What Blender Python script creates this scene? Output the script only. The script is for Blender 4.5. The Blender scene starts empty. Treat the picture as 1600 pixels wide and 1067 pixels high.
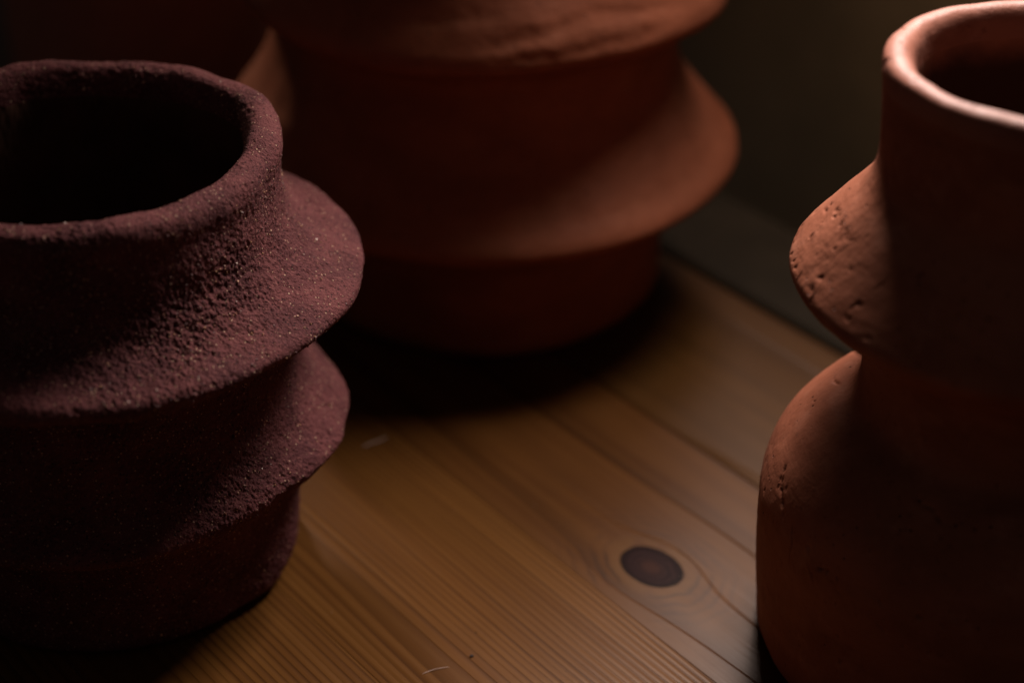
import bpy, math, random
import numpy as np
from mathutils import Vector, Matrix

sc = bpy.context.scene
COL = sc.collection
rad = math.radians

# ------------------------------------------------------------------ camera
CAM_H, PITCH = 0.42, 30.8
cd = bpy.data.cameras.new("camera")
cam = bpy.data.objects.new("camera", cd)
COL.objects.link(cam)
cam.location = (0, 0, CAM_H)
cam.rotation_euler = (rad(90 - PITCH), 0, 0)
cd.sensor_fit = 'HORIZONTAL'
cd.sensor_width = 36.0
cd.lens = 67.5
cd.clip_start, cd.clip_end = 0.01, 50
cd.dof.use_dof = True
cd.dof.focus_distance = 0.612
cd.dof.aperture_fstop = 4.3
cd.dof.aperture_blades = 9
sc.camera = cam

# ------------------------------------------------------------------ world, lamps, exposure
w = bpy.data.worlds.new("World")
sc.world = w
w.use_nodes = True
bg = w.node_tree.nodes["Background"]
bg.inputs[0].default_value = (1.0, 0.85, 0.80, 1)
bg.inputs[1].default_value = 0.028


def area_lamp(name, loc, target, size, size_y, power, colour, spread=180):
    ld = bpy.data.lights.new(name, 'AREA')
    ld.shape = 'RECTANGLE'
    ld.size, ld.size_y = size, size_y
    ld.energy = power
    ld.color = colour
    ld.spread = rad(spread)
    o = bpy.data.objects.new(name, ld)
    COL.objects.link(o)
    o.location = loc
    o.rotation_euler = (Vector(target) - Vector(loc)).to_track_quat('-Z', 'Y').to_euler()
    return o


area_lamp("window_light", (0.172, 0.750, 0.445), (0.06, 0.29, 0.0), 0.15, 0.15, 1.24, (1.0, 0.90, 0.84), 92)
area_lamp("back_sheen_light", (0.19, 1.25, 0.75), (0.08, 0.48, 0.0), 0.26, 0.20, 0.42, (1.0, 0.80, 0.70), 60)  # lamp added behind the set to give the wood its sheen
area_lamp("side_light", (-0.42, 1.42, 0.55), (-0.13, 0.80, 0.10), 0.08, 0.08, 0.09, (1.0, 0.72, 0.52), 24)
area_lamp("wall_fill_light", (0.21, 0.74, 0.42), (0.31, 0.86, 0.06), 0.06, 0.06, 0.32, (1.0, 0.68, 0.44), 80)  # fill lamp without a real source, added to brighten the back wall

sc.view_settings.view_transform = 'Standard'
sc.view_settings.look = 'None'
sc.view_settings.exposure = 0.0
sc.view_settings.gamma = 1.0
sc.view_settings.use_curve_mapping = False
sc.cycles.use_denoising = True
sc.cycles.max_bounces = 8
sc.cycles.diffuse_bounces = 1


# ------------------------------------------------------------------ node helper
class S:
    """a shader socket with arithmetic"""
    def __init__(s, nt, sock): s.nt, s.k = nt, sock

    def op(s, o, *a):
        n = s.nt.nodes.new('ShaderNodeMath'); n.operation = o
        for i, v in enumerate((s,) + a):
            if isinstance(v, S): s.nt.links.new(v.k, n.inputs[i])
            else: n.inputs[i].default_value = v
        return S(s.nt, n.outputs[0])

    def __add__(s, o): return s.op('ADD', o)
    def __radd__(s, o): return s.op('ADD', o)
    def __sub__(s, o): return s.op('SUBTRACT', o)
    def __rsub__(s, o): return (s * -1.0) + o
    def __mul__(s, o): return s.op('MULTIPLY', o)
    def __rmul__(s, o): return s.op('MULTIPLY', o)
    def __truediv__(s, o): return s.op('DIVIDE', o)
    def pow(s, e): return s.op('POWER', e)
    def sqrt(s): return s.op('SQRT')
    def fract(s): return s.op('FRACT')
    def abs(s): return s.op('ABSOLUTE')
    def max(s, o): return s.op('MAXIMUM', o)
    def min(s, o): return s.op('MINIMUM', o)

    def step(s, a, b, lo=0.0, hi=1.0):
        n = s.nt.nodes.new('ShaderNodeMapRange'); n.interpolation_type = 'SMOOTHSTEP'
        s.nt.links.new(s.k, n.inputs[0])
        for i, v in zip((1, 2, 3, 4), (a, b, lo, hi)): n.inputs[i].default_value = v
        return S(s.nt, n.outputs[0])


class Mat:
    def __init__(m, name):
        m.m = bpy.data.materials.new(name)
        m.m.use_nodes = True
        m.nt = m.m.node_tree
        m.bsdf = m.nt.nodes["Principled BSDF"]
        tc = m.nt.nodes.new('ShaderNodeTexCoord')
        m.obj = tc.outputs['Object']
        m.last_normal = None

    def xyz(m, vec=None):
        n = m.nt.nodes.new('ShaderNodeSeparateXYZ')
        m.nt.links.new(vec or m.obj, n.inputs[0])
        return [S(m.nt, n.outputs[i]) for i in range(3)]

    def vec(m, x, y, z):
        n = m.nt.nodes.new('ShaderNodeCombineXYZ')
        for i, v in enumerate((x, y, z)):
            if isinstance(v, S): m.nt.links.new(v.k, n.inputs[i])
            else: n.inputs[i].default_value = v
        return n.outputs[0]

    def noise(m, scale, detail=3, rough=0.55, vec=None, dist=0.0):
        n = m.nt.nodes.new('ShaderNodeTexNoise')
        n.inputs['Scale'].default_value = scale
        n.inputs['Detail'].default_value = detail
        n.inputs['Roughness'].default_value = rough
        n.inputs['Distortion'].default_value = dist
        m.nt.links.new(vec or m.obj, n.inputs['Vector'])
        return S(m.nt, n.outputs['Fac'])

    def voronoi(m, scale, vec=None, feature='F1', out='Distance'):
        n = m.nt.nodes.new('ShaderNodeTexVoronoi')
        n.feature = feature
        n.inputs['Scale'].default_value = scale
        m.nt.links.new(vec or m.obj, n.inputs['Vector'])
        return S(m.nt, n.outputs[out])

    def mix(m, f, a, b):
        n = m.nt.nodes.new('ShaderNodeMix'); n.data_type = 'RGBA'
        m.nt.links.new(f.k, n.inputs[0])
        for i, v in ((6, a), (7, b)):
            if hasattr(v, 'is_linked'): m.nt.links.new(v, n.inputs[i])
            else: n.inputs[i].default_value = (*v, 1)
        return n.outputs[2]

    def set(m, inp, v):
        if isinstance(v, S): v = v.k
        if hasattr(v, 'is_linked'): m.nt.links.new(v, m.bsdf.inputs[inp])
        elif isinstance(v, tuple): m.bsdf.inputs[inp].default_value = (*v, 1)
        else: m.bsdf.inputs[inp].default_value = v

    def bump(m, h, dist, strength=1.0):
        n = m.nt.nodes.new('ShaderNodeBump')
        n.inputs['Strength'].default_value = strength
        n.inputs['Distance'].default_value = dist
        m.nt.links.new(h.k, n.inputs['Height'])
        if m.last_normal: m.nt.links.new(m.last_normal, n.inputs['Normal'])
        m.last_normal = n.outputs[0]
        m.nt.links.new(n.outputs[0], m.bsdf.inputs['Normal'])


# ------------------------------------------------------------------ clay materials
def clay_dark():
    m = Mat("coarse_dark_clay")
    big = m.noise(60, 4)
    fine = m.noise(900, 3, 0.6)
    c = m.mix(big.step(.3, .7), (.086, .025, .027), (.145, .043, .043))
    c = m.mix(fine.step(.52, .75), c, (.22, .078, .068))
    # single grains of sand in the body: a paler, random few cells
    v = m.nt.nodes.new('ShaderNodeTexVoronoi'); v.inputs['Scale'].default_value = 1100
    m.nt.links.new(m.obj, v.inputs['Vector'])
    d = S(m.nt, v.outputs['Distance'])
    sx = m.xyz(v.outputs['Color'])[0]
    grain = d.step(.42, .25) * sx.step(.90, .93)
    c = m.mix(grain, c, (.50, .30, .20))
    dark = d.step(.45, .3) * sx.step(.14, .10)
    c = m.mix(dark, c, (.03, .012, .013))
    m.set('Base Color', c)
    m.set('Roughness', grain * -0.35 + 0.85)
    m.set('Specular IOR Level', 0.15)
    m.bump(m.noise(420, 3, 0.75), 0.0014, 0.85)
    m.bump(m.noise(1400, 2, 0.7) + grain * 0.8, 0.0007, 0.9)
    return m.m


def clay_terracotta(name, a, b, pale, rough=0.62):
    m = Mat(name)
    x, y, z = m.xyz()
    wv = m.vec(x, y, z * 2.2)
    big = m.noise(26, 5, 0.6, wv)
    c = m.mix(big.step(.32, .68), a, b)
    chalk = m.noise(75, 5, 0.65)
    c = m.mix(chalk.step(.50, .78) * 0.55, c, pale)
    sm = m.noise(330, 3, 0.6)
    c = m.mix(sm.step(.60, .74) * 0.45, c, tuple(k * 0.55 for k in a))
    pit = m.voronoi(260)
    pm = m.noise(45, 3)
    hole = pit.step(.14, .06) * pm.step(.52, .62)
    c = m.mix(hole, c, tuple(k * 0.18 for k in a))
    m.set('Base Color', c)
    m.set('Roughness', sm * 0.25 + (rough - 0.12))
    m.set('Specular IOR Level', 0.16)
    # finger and scraper marks running round the wall, then skin grain, then pits
    m.bump(m.noise(22, 4, 0.6, m.vec(x, y, z * 9)), 0.0016, 0.22)
    m.bump(m.noise(190, 4, 0.62), 0.0006, 0.45)
    m.bump(m.noise(1100, 2, 0.6), 0.0002, 0.4)
    m.bump(hole * -1.0, 0.0012, 0.9)
    return m.m


M_DARK = clay_dark()
M_RIGHT = clay_terracotta("terracotta_pink", (.23, .072, .037), (.315, .105, .057), (.42, .172, .108))
M_LIP = clay_terracotta("terracotta_worn_lip", (.25, .090, .058), (.32, .124, .083), (.40, .178, .130), 0.5)
M_MID = clay_terracotta("terracotta_orange", (.195, .056, .025), (.250, .075, .035), (.29, .102, .053))
mi = Mat("shade_dark_inside")  # shade of the hollow put into the colour of the inside wall
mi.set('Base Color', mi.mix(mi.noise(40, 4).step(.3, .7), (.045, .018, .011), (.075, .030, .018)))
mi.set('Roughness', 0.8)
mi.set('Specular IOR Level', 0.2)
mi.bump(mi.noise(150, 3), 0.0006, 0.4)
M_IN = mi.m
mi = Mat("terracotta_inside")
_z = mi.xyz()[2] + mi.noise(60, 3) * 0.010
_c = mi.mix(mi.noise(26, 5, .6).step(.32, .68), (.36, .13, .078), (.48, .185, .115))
_c = mi.mix(_z.step(.212, .196), _c, (.055, .022, .013))  # inside shade painted in: the clay colour fades to dark below the lip
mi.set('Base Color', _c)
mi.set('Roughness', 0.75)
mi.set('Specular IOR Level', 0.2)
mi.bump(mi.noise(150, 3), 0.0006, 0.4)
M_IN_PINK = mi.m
M_FAR = clay_terracotta("terracotta_brown", (.32, .12, .08), (.37, .145, .095), (.42, .18, .12))

mg = Mat("sand_grit")
at = mg.nt.nodes.new('ShaderNodeAttribute'); at.attribute_name = "tone"
tone = S(mg.nt, at.outputs['Fac'])
mg.set('Base Color', mg.mix(tone.step(.30, 1.0), (.14, .046, .042), (.60, .31, .175)))
mg.set('Roughness', tone * -0.4 + 0.7)
M_GRIT = mg.m


# ------------------------------------------------------------------ numpy gradient noise
def gnoise(p, seed=0):
    p = np.asarray(p, dtype=np.float64)
    i = np.floor(p).astype(np.int64)
    f = p - i
    u = f * f * f * (f * (f * 6 - 15) + 10)
    out = 0
    for dx in (0, 1):
        for dy in (0, 1):
            for dz in (0, 1):
                h = (i[..., 0] + dx) * 374761393 + (i[..., 1] + dy) * 668265263 + (i[..., 2] + dz) * 2147483647 + seed * 974634777
                h = (h ^ (h >> 13)) * 1274126177
                h = (h ^ (h >> 16)) & 0xFFFFFF
                g = h * (2 * np.pi / 0xFFFFFF)
                k = (h * 7919 % 65536) / 32768.0 - 1
                q = np.sqrt(np.maximum(0, 1 - k * k))
                d = np.cos(g) * q * (f[..., 0] - dx) + np.sin(g) * q * (f[..., 1] - dy) + k * (f[..., 2] - dz)
                wx = u[..., 0] if dx else 1 - u[..., 0]
                wy = u[..., 1] if dy else 1 - u[..., 1]
                wz = u[..., 2] if dz else 1 - u[..., 2]
                out = out + d * wx * wy * wz
    return out * 1.5


def catmull(pts, step):
    """centripetal Catmull-Rom through (r, z, part) control points; returns samples with the part index"""
    P = np.array([(a, b) for a, b, *_ in pts], float)
    lab = []
    cur = None
    for q in pts:
        if len(q) > 2: cur = q[2]
        lab.append(cur)
    P = np.vstack([2 * P[0] - P[1], P, 2 * P[-1] - P[-2]])
    out, ol = [], []
    for k in range(1, len(P) - 2):
        p0, p1, p2, p3 = P[k - 1:k + 3]
        t0 = 0; t1 = t0 + np.linalg.norm(p1 - p0) ** .5; t2 = t1 + np.linalg.norm(p2 - p1) ** .5; t3 = t2 + np.linalg.norm(p3 - p2) ** .5
        L = np.linalg.norm(p2 - p1)
        st = step * (6 if lab[k - 1] == 'interior' else 1)
        n = max(2, int(math.ceil(L / st)))
        for t in np.linspace(t1, t2, n, endpoint=False):
            A1 = (t1 - t) / (t1 - t0) * p0 + (t - t0) / (t1 - t0) * p1
            A2 = (t2 - t) / (t2 - t1) * p1 + (t - t1) / (t2 - t1) * p2
            A3 = (t3 - t) / (t3 - t2) * p2 + (t - t2) / (t3 - t2) * p3
            B1 = (t2 - t) / (t2 - t0) * A1 + (t - t0) / (t2 - t0) * A2
            B2 = (t3 - t) / (t3 - t1) * A2 + (t - t1) / (t3 - t1) * A3
            out.append((t2 - t) / (t2 - t1) * B1 + (t - t1) / (t2 - t1) * B2)
            ol.append(lab[k - 1])
    out.append(P[-2]); ol.append(lab[-1])
    return np.array(out), ol


def grid_normals(X):
    du = np.roll(X, -1, 1) - np.roll(X, 1, 1)
    dv = np.empty_like(X)
    dv[1:-1] = X[2:] - X[:-2]; dv[0] = X[1] - X[0]; dv[-1] = X[-1] - X[-2]
    n = np.cross(du, dv)
    l = np.linalg.norm(n, axis=-1, keepdims=True)
    return n / np.maximum(l, 1e-12)


def make_pot(name, loc, profile, mat, label, step, nseg, face, wob, octaves, seed,
             group=None, tilt=(0, 0), warp=None, marks=(), grit=0, inside=None, coarse=None, lip=None, focus=0.55, jagged=1.0):
    """a hand-built pot: a lathe with wobble and real surface relief, cut into its parts"""
    root = bpy.data.objects.new(name, None)
    root.empty_display_size = 0.03
    COL.objects.link(root)
    root.location = loc
    root.rotation_euler = (rad(tilt[0]), rad(tilt[1]), 0)
    root['label'] = label
    root['category'] = 'vase'
    if group: root['group'] = group
    prof, lab = catmull(profile, step)
    # more segments on the side that faces the viewer's half of the room
    s = np.linspace(0, 1, nseg, endpoint=False)
    th = 2 * np.pi * s
    th = th + focus * np.sin(th - rad(face)) * -1.0
    R, Z = prof[:, 0][:, None], prof[:, 1][:, None]
    T = th[None, :]
    ct, st_ = np.cos(T), np.sin(T)
    q = np.stack(np.broadcast_arrays(ct * 1.1, st_ * 1.1, Z * 14 + 0 * T), -1)
    dr = wob[0] * gnoise(q, seed) + 0.4 * wob[0] * gnoise(q * 2.7, seed + 1)
    dz = wob[1] * gnoise(q * 0.9 + 5, seed + 2) * np.clip(Z / 0.03, 0, 1)
    Rr = np.maximum(R + (dr) * np.clip(R / 0.03, 0, 1), 0)
    Zz = Z + dz
    if warp is not None:
        Rr, Zz = warp(Rr, Zz, R, Z, T)
    X = np.stack(np.broadcast_arrays(Rr * ct, Rr * st_, Zz), -1).copy()
    N = grid_normals(X)
    h = 0
    Q = X + 1.7
    for freq, amp, kind in octaves:
        g = gnoise(Q * freq, seed + int(freq))
        if kind == 'drag':     # marks of the hand and the rib, drawn out round the pot
            g = gnoise(np.stack(np.broadcast_arrays(X[..., 0] * freq * .13, X[..., 1] * freq * .13, X[..., 2] * freq + 0.9 * gnoise(X * 25, seed)), -1), seed + 3)
        elif kind == 'skin':   # coarse in places, rubbed smooth in others
            g = g * np.clip(0.75 + 1.5 * gnoise(Q * 30, seed + 77), 0.30, 1.6)
            if coarse: g = g * np.interp(Z, *coarse)
        if kind == 'pit': g = -np.clip(g - 0.28, 0, 1) * 2.2
        elif kind == 'ridge': g = 0.35 - np.abs(g)
        elif kind == 'lump': g = np.clip(g - 0.05, 0, 1) * 1.6
        h = h + amp * g
    arc = np.concatenate([[0], np.cumsum(np.hypot(*np.diff(prof, axis=0).T))])
    jit = gnoise(Q * 420, seed + 50) * jagged
    jit2 = gnoise(Q * 160, seed + 51)
    for (mz_r, mz_z, deg, length, width, ang, depth) in marks:
        k = np.argmin((prof[:, 0] - mz_r) ** 2 + (prof[:, 1] - mz_z) ** 2)
        a = (np.angle(np.exp(1j * (T - rad(deg))))) * mz_r
        b = (arc - arc[k])[:, None] + 0 * T
        ca, sa = math.cos(rad(ang)), math.sin(rad(ang))
        uu = a * ca + b * sa
        vv = -a * sa + b * ca + jit2 * 0.0016
        wv = width * (1 + 0.8 * jit)
        h = h - depth * np.exp(-np.clip((uu / length) ** 4, 0, 40)) * np.exp(-np.clip((vv / np.maximum(wv, 1e-5)) ** 2, 0, 40)) * np.clip(0.75 + jit, 0, 1.4)
    floor_fade = np.clip(Z / 0.004, 0, 1)
    rf = np.clip(R / 0.02, 0, 1)
    X = X + N * (h * floor_fade * rf)[..., None]
    X[..., 2] = np.maximum(X[..., 2], 0.0)
    N = grid_normals(X)
    nr, ns = X.shape[:2]
    V = X.reshape(-1, 3)
    NV = N.reshape(-1, 3)
    # cut into parts along the profile
    start = 0
    parts = []
    for r in range(1, nr):
        if lab[r] != lab[start] or r == nr - 1:
            parts.append((lab[start], start, r)); start = r
    ctr = root
    made = {}
    for pn, r0, r1 in parts:
        idx = np.arange(r0 * ns, (r1 + 1) * ns)
        rows = r1 - r0
        i = np.arange(rows)[:, None] * ns
        j = np.arange(ns)[None, :]
        j2 = (j + 1) % ns
        quads = np.stack([i + j, i + j2, i + ns + j2, i + ns + j], -1).reshape(-1, 4)
        base = pn.split('#')[0]
        me = bpy.data.meshes.new(base)
        nv, nf = len(idx), len(quads)
        me.vertices.add(nv)
        me.vertices.foreach_set('co', V[idx].astype(np.float32).ravel())
        me.loops.add(nf * 4)
        me.loops.foreach_set('vertex_index', quads.astype(np.int32).ravel())
        me.polygons.add(nf)
        me.polygons.foreach_set('loop_start', np.arange(0, nf * 4, 4, dtype=np.int32))
        me.polygons.foreach_set('loop_total', np.full(nf, 4, dtype=np.int32))
        me.update(calc_edges=True)
        me.polygons.foreach_set('use_smooth', np.ones(nf, dtype=bool))
        me.normals_split_custom_set_from_vertices(NV[idx].astype(np.float32))
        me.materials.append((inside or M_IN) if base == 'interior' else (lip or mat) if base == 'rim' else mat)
        o = bpy.data.objects.new(base, me)
        COL.objects.link(o)
        o.parent = root
        made[pn] = o
    if grit:
        # loose sand grains half sunk in the skin: far too many to count
        rg = np.random.default_rng(seed)
        ok = np.array([l != 'interior' for l in lab])
        rows = np.where(ok & (prof[:, 1] > 0.006))[0]
        n = grit
        rr = rg.choice(rows, n * 3)
        cc = rg.integers(0, ns, n * 3)
        P = X[rr, cc]; NN = N[rr, cc]
        dens = np.clip(0.45 + 1.3 * gnoise(P * 45, seed + 9) - 0.9 * np.clip(NN[:, 2] - 0.75, 0, 1), 0.04, 1)
        if coarse: dens = dens * np.interp(P[:, 2], *coarse) / 1.3
        keep = rg.random(n * 3) < dens
        P, NN = P[keep][:n], NN[keep][:n]
        n = len(P)
        octa = np.array([(1, 0, 0), (-1, 0, 0), (0, 1, 0), (0, -1, 0), (0, 0, 1), (0, 0, -1)], float)
        fac = np.array([(0, 2, 4), (2, 1, 4), (1, 3, 4), (3, 0, 4), (2, 0, 5), (1, 2, 5), (3, 1, 5), (0, 3, 5)])
        size = 0.00013 + 0.00042 * rg.random(n) ** 4.0
        big = rg.random(n) < 0.02
        size[big] *= 1.6
        rot = np.linalg.qr(rg.normal(size=(n, 3, 3)))[0]
        sh = octa[None] * (0.55 + 0.7 * rg.random((n, 6, 1))) * size[:, None, None]
        vv = np.einsum('nij,nkj->nki', rot, sh) + (P + NN * (size * 0.15)[:, None])[:, None]
        ff = (fac[None] + 6 * np.arange(n)[:, None, None]).reshape(-1, 3)
        me = bpy.data.meshes.new('grit')
        me.from_pydata(vv.reshape(-1, 3).tolist(), [], ff.tolist())
        t = me.attributes.new('tone', 'FLOAT', 'FACE')
        t.data.foreach_set('value', np.repeat(rg.random(n) ** 2.2, 8).astype(np.float32))
        me.materials.append(M_GRIT)
        o = bpy.data.objects.new('grit', me)
        o['kind'] = 'stuff'
        COL.objects.link(o)
        o.parent = root
    return root


# ------------------------------------------------------------------ table of glued pine boards
DIR = Vector((-0.607, 0.795, 0)).normalized()     # along the boards
NRM = Vector((DIR.y, -DIR.x, 0))                  # across, towards the ledge
ANG = math.atan2(DIR.y, DIR.x)


def wood(name, yc, depth, ring, seed, knot=None, streak=None, base=((.124, .049, .0110), (.100, .037, .0078), (.044, .0145, .0031))):
    m = Mat(name)
    x, y, z = m.xyz()
    x = x + seed * 3.17
    slow = m.noise(1.0, 2, .5, m.vec(x * 2.2, y * 9.0, seed * 1.3))
    mid = m.noise(1.0, 2, .5, m.vec(x * 9.0, y * 50.0, seed * 2.1))
    yy = y + (slow - .5) * 0.016 + (mid - .5) * 0.0012
    knotmask = None
    if knot:
        kx, ky, ka, kb = knot
        dx = (x - (kx + seed * 3.17)) / ka
        dy = (y - ky) / kb
        wob = m.noise(110, 2, .5)
        r2 = dx * dx + dy * dy
        rr = (r2.max(0.0001)).sqrt() + (wob - .5) * 0.14
        ky_ = (yy - ky)
        fall = (r2 / 9.0 * -1.0).op('EXPONENT')
        # growth lines part round the knot like water round a stone
        yy = ky_ * (1.0 - r2.max(0.9).pow(-1.0) * 0.95) + ky
        knotmask = rr.step(1.04, .93)
        halo = rr.step(1.75, 1.15)
    d = yy - yc
    dist = (d * d + (depth * depth)).sqrt()
    ph = dist / ring + (slow * 1.5)
    f = ph.fract()
    late = f.step(.30, .92) * f.step(1.0, .93)
    ringno = ph.op('FLOOR')
    vary = m.noise(1.0, 0, .5, m.vec(ringno * 3.71, seed * 1.0, 0.0)).step(.25, .75, .12, 1.0)
    fib = m.noise(1.0, 3, .6, m.vec(x * 22, y * 900, z * 40))
    fib2 = m.noise(1.0, 3, .6, m.vec(x * 6, y * 160, 3.3))
    lw = late * vary
    c = m.mix(fib2.step(.35, .7), base[0], base[1])
    c = m.mix(lw * (0.55 if knot else 0.80), c, base[2])
    c = m.mix(fib.step(.55, .8) * 0.28, c, base[2])
    blot = m.noise(28, 3)
    c = m.mix(blot.step(.5, .8) * 0.30, c, tuple(k * 0.75 for k in base[1]))
    rough = fib * 0.16 + 0.27
    if knot:
        kr = (rr * 4.5 + wob * 1.6).fract()
        kc = m.mix(kr.step(.2, .9), (.014, .0065, .0065), (.024, .011, .010))
        kc = m.mix(rr.step(.5, .1), kc, (.034, .014, .010))
        kc = m.mix(rr.step(.72, .98), kc, (.006, .003, .003))
        hl = m.mix(halo * (wob.step(.30, .6)) * 0.8, c, (.090, .036, .0075))
        # growth rings crowding round the knot, fading out along the grain
        skew = m.noise(38, 3)
        rq = rr + (skew - .5) * 1.1
        lines = (rq * 2.6).fract()
        near = rr.step(3.6, 1.2) * rr.step(1.12, 1.3) * skew.step(.36, .58)
        hl = m.mix(lines.step(.45, .9) * lines.step(1.0, .93) * near * 0.7, hl, (.024, .009, .004))
        c = m.mix(knotmask, hl, kc)
    for sy in (streak or ()):
        q = (yy - sy + (slow - .5) * -0.010).abs()
        c = m.mix(q.step(.0032, .0004) * fib2.step(.25, .6, .35, 1.0) * 0.75, c, base[2])
    speck = m.voronoi(70)
    sp = speck.step(.035, .02)
    c = m.mix(sp * 0.7, c, (.02, .01, .005))
    dust = m.voronoi(95, m.vec(x + 7.7, y, z))
    c = m.mix(dust.step(.022, .012) * 0.6, c, (.30, .22, .17))
    m.set('Base Color', c)
    m.set('Roughness', rough)
    m.set('Specular IOR Level', (knotmask * -0.085 + 0.11) if knot else 0.11)
    m.bump(late * -0.8 + fib * 0.25, 0.0005, 0.5)
    m.bump(m.noise(40, 3), 0.0008, 0.08)
    return m.m


def board(parent, s0, s1, t0, t1, mat, name='plank', z0=-0.026, z1=0.0, bev=0.0011, seg=3):
    import bmesh
    bm = bmesh.new()
    L, W, H = t1 - t0, s1 - s0, z1 - z0
    bmesh.ops.create_cube(bm, size=1)
    # local x along the board, local y across (towards the ledge is -y, so flip), z up with the top at 0
    bmesh.ops.scale(bm, vec=(L, W, H), verts=bm.verts)
    bmesh.ops.translate(bm, vec=(0, 0, -H / 2), verts=bm.verts)
    bmesh.ops.bevel(bm, geom=list(bm.edges), offset=bev, segments=seg, affect='EDGES', profile=0.5)
    me = bpy.data.meshes.new(name)
    bm.to_mesh(me); bm.free()
    me.materials.append(mat)
    o = bpy.data.objects.new(name, me)
    COL.objects.link(o)
    c = DIR * ((t0 + t1) / 2) + NRM * ((s0 + s1) / 2)
    o.location = (c.x, c.y, z1)
    o.rotation_euler = (0, 0, ANG)
    o.parent = parent
    return o


T0, T1 = -0.55, 1.55
TC = (T0 + T1) / 2
table = bpy.data.objects.new('wooden_table', None)
COL.objects.link(table)
table.location = (0, 0, 0)
table['label'] = 'varnished pine table top of glued boards with one dark oval knot'
table['category'] = 'table'
GAP = 0.00002
GOLD = ((.074, .030, .0070), (.058, .023, .0052), (.029, .0105, .0024))
RED = ((.088, .0325, .0074), (.067, .023, .0050), (.033, .0108, .0024))
# local y runs opposite to s:  y_local = -(s - s_mid)
kp = Vector((0.0498, 0.5477, 0))
knot_x = kp.dot(DIR) - TC
knot_s = kp.dot(NRM)
edges = [(.436, .533), (.348, .436), (.260, .348), (.172, .260), (.084, .172), (-.004, .084)]
wd = [
    wood("pine_plain", 0.006, 0.040, 0.0170, 1.0, base=GOLD),
    wood("pine_knot", -0.034, 0.045, 0.0130, 2.0, streak=(-0.0105, -0.0425), base=RED, knot=(knot_x, -(knot_s - .392), .0134, .0099)),
    wood("pine_fine", 0.021, 0.012, 0.0024, 3.0),
    wood("pine_dense", 0.018, 0.020, 0.0025, 4.0),
    wood("pine_plain_near", -0.01, 0.02, 0.0040, 5.0),
    wood("pine_edge", 0.01, 0.02, 0.0030, 6.0),
]
for (a, b), m_ in zip(edges, wd):
    board(table, a + GAP, b - GAP, T0, T1, m_, bev=0.0030 if b > .5 else 0.00018)

# ------------------------------------------------------------------ grey ledge and dark upstand behind the table
ml = Mat("grey_paint")
nz = ml.noise(35, 4)
ml.set('Base Color', ml.mix(nz.step(.3, .7), (.018, .0135, .0085), (.024, .018, .0115)))
ml.set('Roughness', 0.8)
ml.set('Specular IOR Level', 0.1)
ml.bump(ml.noise(160, 3), 0.0005, 0.3)
mw = Mat("dark_painted_board")
nz = mw.noise(18, 4)
mw.set('Base Color', mw.mix(nz.step(.3, .7), (.105, .085, .055), (.14, .11, .07)))
mw.set('Roughness', 0.6)
mw.bump(mw.noise(120, 3), 0.0005, 0.3)

lo = board(None, .5350, .598, T0, T1, ml.m, 'window_ledge', z0=-0.03, z1=0.000, bev=0.005)
lo['label'] = 'narrow dark grey painted ledge running behind the table edge'
lo['category'] = 'ledge'
wo = board(None, .685, .705, T0, T1, mw.m, 'back_wall', z0=-0.20, z1=0.13, bev=0.003)
wo['label'] = 'dark brown wall standing in shade beyond the grey ledge'
wo['category'] = 'wall'

# ------------------------------------------------------------------ pots
A = 'foot'
prof_left = [
    (.0005, 0, 'foot'), (.040, 0), (.0600, .0006), (.0640, .004), (.0652, .012), (.0660, .024), (.0668, .034),
    (.0700, .0420, 'flange#1'), (.0780, .0485), (.0836, .0522), (.0850, .0547), (.0836, .0573), (.0785, .0612), (.0738, .0660), (.0704, .0725), (.0688, .0800),
    (.0680, .0880, 'collar'), (.0680, .0960),
    (.0712, .1020, 'flange#2'), (.0805, .1062), (.0884, .1095), (.0910, .1130), (.0900, .1155), (.0842, .1184), (.0777, .1214), (.0721, .1252), (.0686, .1305),
    (.0668, .1370, 'neck'), (.0663, .1440), (.0664, .1505),
    (.0671, .1560, 'rim'), (.0654, .1600), (.0614, .1615), (.0576, .1609), (.0554, .1575),
    (.0545, .1520, 'interior'), (.0552, .1400), (.0585, .1150), (.0580, .0800), (.0580, .0500), (.0550, .0200), (.0450, .0130), (.0005, .0120)]


def warp_left(Rr, Zz, R, Z, T):
    # the lower flange is pinched flat on the right front, the lip rises a little at the back left
    w = np.exp(-((Z - .055) / .012) ** 2) * np.clip((R - .070) / .015, 0, 1)
    a = np.angle(np.exp(1j * (T - rad(-42))))
    Rr = Rr - w * 0.0045 * np.exp(-(a / .35) ** 2)
    a2 = np.angle(np.exp(1j * (T - rad(118))))
    Zz = Zz + 0.0016 * np.exp(-(a2 / .5) ** 2) * np.clip((Z - .15) / .01, 0, 1)
    return Rr, Zz


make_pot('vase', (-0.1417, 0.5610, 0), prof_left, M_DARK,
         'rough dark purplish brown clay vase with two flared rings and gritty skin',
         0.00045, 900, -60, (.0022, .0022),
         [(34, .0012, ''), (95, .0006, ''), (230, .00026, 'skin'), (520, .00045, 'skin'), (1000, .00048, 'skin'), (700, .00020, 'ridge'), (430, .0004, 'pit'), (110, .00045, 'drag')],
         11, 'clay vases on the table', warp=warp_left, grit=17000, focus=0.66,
         coarse=([0, .040, .052, .058, .064, .076, .095, .108, .116, .122, .134, .150, .157, .165], [.6, .6, .45, .6, .85, .8, .6, .45, .55, .8, .85, .75, .55, .45]))

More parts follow.
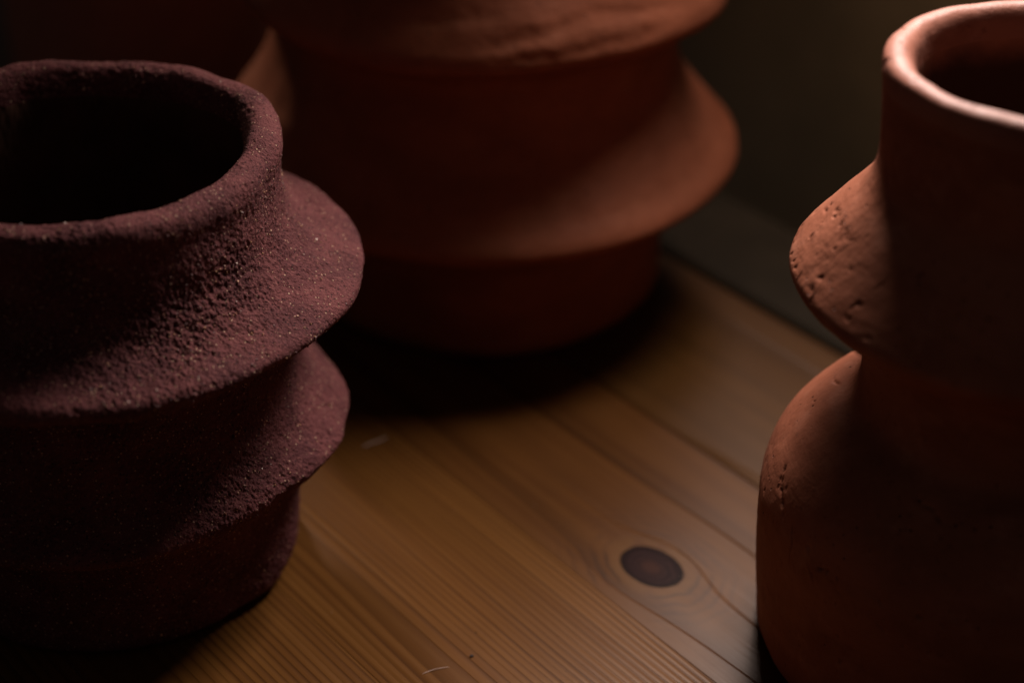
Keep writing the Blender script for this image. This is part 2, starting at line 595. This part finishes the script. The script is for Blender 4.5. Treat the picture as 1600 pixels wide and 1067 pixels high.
prof_right = [
    (.0005, 0, 'foot'), (.045, 0), (.0700, .0008), (.0735, .005), (.0748, .014),
    (.0756, .028, 'body'), (.0762, .042), (.0765, .055), (.0754, .0632), (.0718, .0722), (.0650, .0812), (.0572, .0886), (.0500, .0936),
    (.0479, .0985, 'waist'), (.0479, .1120),
    (.0515, .1200, 'flange'), (.0610, .1272), (.0685, .1338), (.0713, .1367), (.0719, .1396), (.0697, .1434), (.0632, .1520), (.0566, .1605), (.0506, .1685),
    (.0487, .1740, 'neck'), (.0486, .1860), (.0492, .1965),
    (.0498, .2010, 'rim'), (.0504, .2055), (.0498, .2081), (.0472, .2093), (.0442, .2088), (.0421, .2064),
    (.0408, .2000, 'interior'), (.0404, .1900), (.0400, .1700), (.0420, .1300), (.0400, .1050), (.0550, .0800), (.0650, .0500), (.0620, .0200), (.0500, .0120), (.0005, .0110)]

marks_right = []
_rng = random.Random(4)


def _on(table, zz):
    return float(np.interp(zz, [p[0] for p in table], [p[1] for p in table]))


RING = [(.1396, .0719), (.1434, .0697), (.1520, .0632), (.1605, .0566), (.1685, .0506)]
BELLY = [(.042, .0762), (.055, .0765), (.0632, .0754), (.0722, .0718), (.0812, .0650), (.0886, .0572)]
for _ in range(60):     # pinholes and short tears, thickest near the edge of the ring
    zz = .1405 + .022 * _rng.random() ** 2.2
    tear = _rng.random() < .55
    marks_right.append((_on(RING, zz), zz, _rng.uniform(140, 250), _rng.uniform(.0012, .0034) if tear else _rng.uniform(.0003, .0008),
                        _rng.uniform(.0002, .0004) if tear else _rng.uniform(.00025, .0006), _rng.gauss(-25, 35), _rng.uniform(.0003, .0012)))
for _ in range(40):     # drag marks and tears on the shoulder
    zz = _rng.uniform(.048, .091)
    tear = _rng.random() < .5
    marks_right.append((_on(BELLY, zz), zz, _rng.uniform(160, 250), _rng.uniform(.002, .007) if tear else _rng.uniform(.0004, .0012),
                        _rng.uniform(.0002, .0005), _rng.gauss(-40, 30), _rng.uniform(.0003, .0012)))
marks_right += [(.0500, .2070, 178, .0016, .0009, 20, .0012), (.048, .209, 150, .0010, .0005, 10, .0006), (.049, .2088, 200, .0010, .0005, 30, .0005)]

make_pot('vase', (0.1570, 0.5101, 0), prof_right, M_RIGHT,
         'pale pinkish terracotta vase with rounded lip, one flared ring and bulging body',
         0.0008, 820, 200, (.0012, .0012),
         [(30, .0006, ''), (90, .00028, ''), (240, .00010, 'skin'), (520, .00006, 'skin'), (260, .00003, 'drag')],
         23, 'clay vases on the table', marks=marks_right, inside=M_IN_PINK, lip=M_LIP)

prof_mid = [
    (.0005, 0, 'foot'), (.050, 0), (.0735, .0008), (.0775, .005), (.0785, .018), (.0790, .034), (.0800, .044),
    (.0860, .0520, 'flange#1'), (.0990, .0598), (.1080, .0645), (.1107, .0678), (.1098, .0712), (.1040, .0790), (.0965, .0890), (.0895, .0995), (.0858, .1080),
    (.0845, .1150, 'collar'), (.0840, .1240),
    (.0865, .1300, 'flange#2'), (.0945, .1362), (.1010, .1402), (.1034, .1435), (.1030, .1480), (.0985, .1570), (.0920, .1680), (.0870, .1780),
    (.0850, .1860, 'neck'), (.0845, .1990),
    (.0850, .2060, 'rim'), (.0835, .2095), (.0800, .2105), (.0765, .2085),
    (.0750, .2020, 'interior'), (.0745, .1800), (.0750, .1200), (.0700, .0700), (.0660, .0200), (.0500, .0120), (.0005, .0110)]
marks_mid = [(.1028, .1485, -68, .040, .0026, 3, .0005), (.1000, .1540, -78, .022, .0026, 10, .0004),
             (.0985, .1570, -52, .022, .0028, -8, .0004), (.0960, .1610, -95, .020, .0028, 6, .0004)]
marks_mid = [mk[:6] + (mk[6] * 2.0,) for mk in marks_mid]


def warp_mid(Rr, Zz, R, Z, T):
    # the rings sag a little towards the right front
    a = np.cos(T - rad(-62))
    k = np.clip((R - .085) / .02, 0, 1)
    left = np.clip(np.cos(T - rad(172)), 0, 1) ** 2
    Rr = Rr + 0.005 * left * np.clip((Z - .05) / .02, 0, 1) * np.clip((.145 - Z) / .02, 0, 1)
    return Rr, Zz - 0.0022 * a * k + 0.006 * left * np.clip((Z - .05) / .03, 0, 1)


make_pot('vase', (-0.0130, 0.7647, 0), prof_mid, M_MID,
         'large orange terracotta vase with wide stacked rings at the back, out of focus',
         0.0015, 480, -60, (.0018, .0018),
         [(26, .0011, ''), (70, .00030, ''), (180, .00006, ''), (60, .00040, 'drag')],
         37, 'clay vases on the table', warp=warp_mid, marks=marks_mid, jagged=0.1)

prof_far = [
    (.0005, 0, 'foot'), (.040, 0), (.0560, .001), (.0590, .006), (.0600, .020),
    (.0605, .040, 'body'), (.0610, .060), (.0600, .080), (.0590, .095),
    (.0640, .103, 'flange'), (.0760, .111), (.0790, .115), (.0770, .120), (.0690, .131), (.0610, .142),
    (.0580, .150, 'neck'), (.0575, .175),
    (.0580, .183, 'rim'), (.0560, .187), (.0530, .188), (.0500, .185),
    (.0490, .178, 'interior'), (.0490, .120), (.0500, .030), (.0400, .013), (.0005, .012)]
make_pot('vase', (-0.200, 0.985, 0), [(r * 1.2, z, *k) for r, z, *k in prof_far], M_FAR,
         'dark red brown vase, a deep blur behind the rough purplish vase',
         0.002, 256, -70, (.0018, .0015), [(26, .0010, ''), (70, .0004, '')],
         51, 'clay vases on the table')


# ------------------------------------------------------------------ bits lying on the table
def ground(u, v):
    p = rad(PITCH); F = 3000.0
    d = Vector((0, math.cos(p), -math.sin(p))) + Vector((1, 0, 0)) * ((u - 800) / F) - Vector((0, math.sin(p), math.cos(p))) * ((v - 533.5) / F)
    return Vector((0, 0, CAM_H)) + d * (CAM_H / -d.z)


def tube(name, pts, r, mat, label, cat):
    import bmesh
    bm = bmesh.new()
    rings = []
    for k, p in enumerate(pts):
        t = (pts[min(k + 1, len(pts) - 1)] - pts[max(k - 1, 0)]).normalized()
        a = t.cross(Vector((0, 0, 1))).normalized(); b = t.cross(a)
        rk = r * (0.35 if k in (0, len(pts) - 1) else 1.0)
        rings.append([bm.verts.new(p + a * math.cos(q) * rk + b * math.sin(q) * rk) for q in [i * math.pi / 3 for i in range(6)]])
    for A_, B_ in zip(rings, rings[1:]):
        for i in range(6):
            bm.faces.new((A_[i], A_[(i + 1) % 6], B_[(i + 1) % 6], B_[i]))
    bm.faces.new(rings[0]); bm.faces.new(rings[-1][::-1])
    me = bpy.data.meshes.new(name)
    bm.normal_update()
    bm.to_mesh(me); bm.free()
    me.materials.append(mat)
    o = bpy.data.objects.new(name, me)
    COL.objects.link(o)
    o['label'] = label; o['category'] = cat
    return o


mf = Mat("pale_lint")
mf.set('Base Color', mf.mix(mf.noise(800, 2), (.55, .38, .32), (.72, .55, .48)))
mf.set('Roughness', 0.8)
g0, g1, g2 = ground(660, 1053), ground(676, 1046), ground(702, 1042)
pts = []
for k in range(9):
    t = k / 8
    p = g0 * (1 - t) ** 2 + g1 * (2 * t * (1 - t)) + g2 * t * t
    p.z = 0.0002 + 0.0002 * math.sin(t * 3.1)
    pts.append(p)
tube('fibre', pts, 0.00009, mf.m, 'short pale lint fibre lying on the wood near the front', 'fibre')
a_, b_ = ground(566, 700), ground(606, 684)
pts = []
for k in range(7):
    t = k / 6
    p = a_ * (1 - t) + b_ * t
    p.z = 0.0003 + 0.0004 * math.sin(t * 5.0) ** 2
    pts.append(p)
tube('fibre', pts, 0.00020, mf.m, 'blurred pale lint fibre beside the lower ring of the rough vase', 'fibre')

mc = Mat("clay_crumb")
mc.set('Base Color', mc.mix(mc.noise(900, 3), (.02, .012, .01), (.05, .025, .018)))
mc.set('Roughness', 0.9)


def crumb(u, v, r, label, seed):
    import bmesh
    bm = bmesh.new()
    bmesh.ops.create_icosphere(bm, subdivisions=2, radius=r)
    rg = random.Random(seed)
    for q in bm.verts:
        q.co *= rg.uniform(.7, 1.2)
        q.co.z *= .6
    me = bpy.data.meshes.new('clay_crumb')
    bm.to_mesh(me); bm.free()
    me.materials.append(mc.m)
    o = bpy.data.objects.new('clay_crumb', me)
    COL.objects.link(o)
    p = ground(u, v)
    o.location = (p.x, p.y, r * .5)
    o['label'] = label; o['category'] = 'crumb'


crumb(737, 1025, 0.00065, 'tiny dark clay crumb on the wood near the pale fibre', 3)
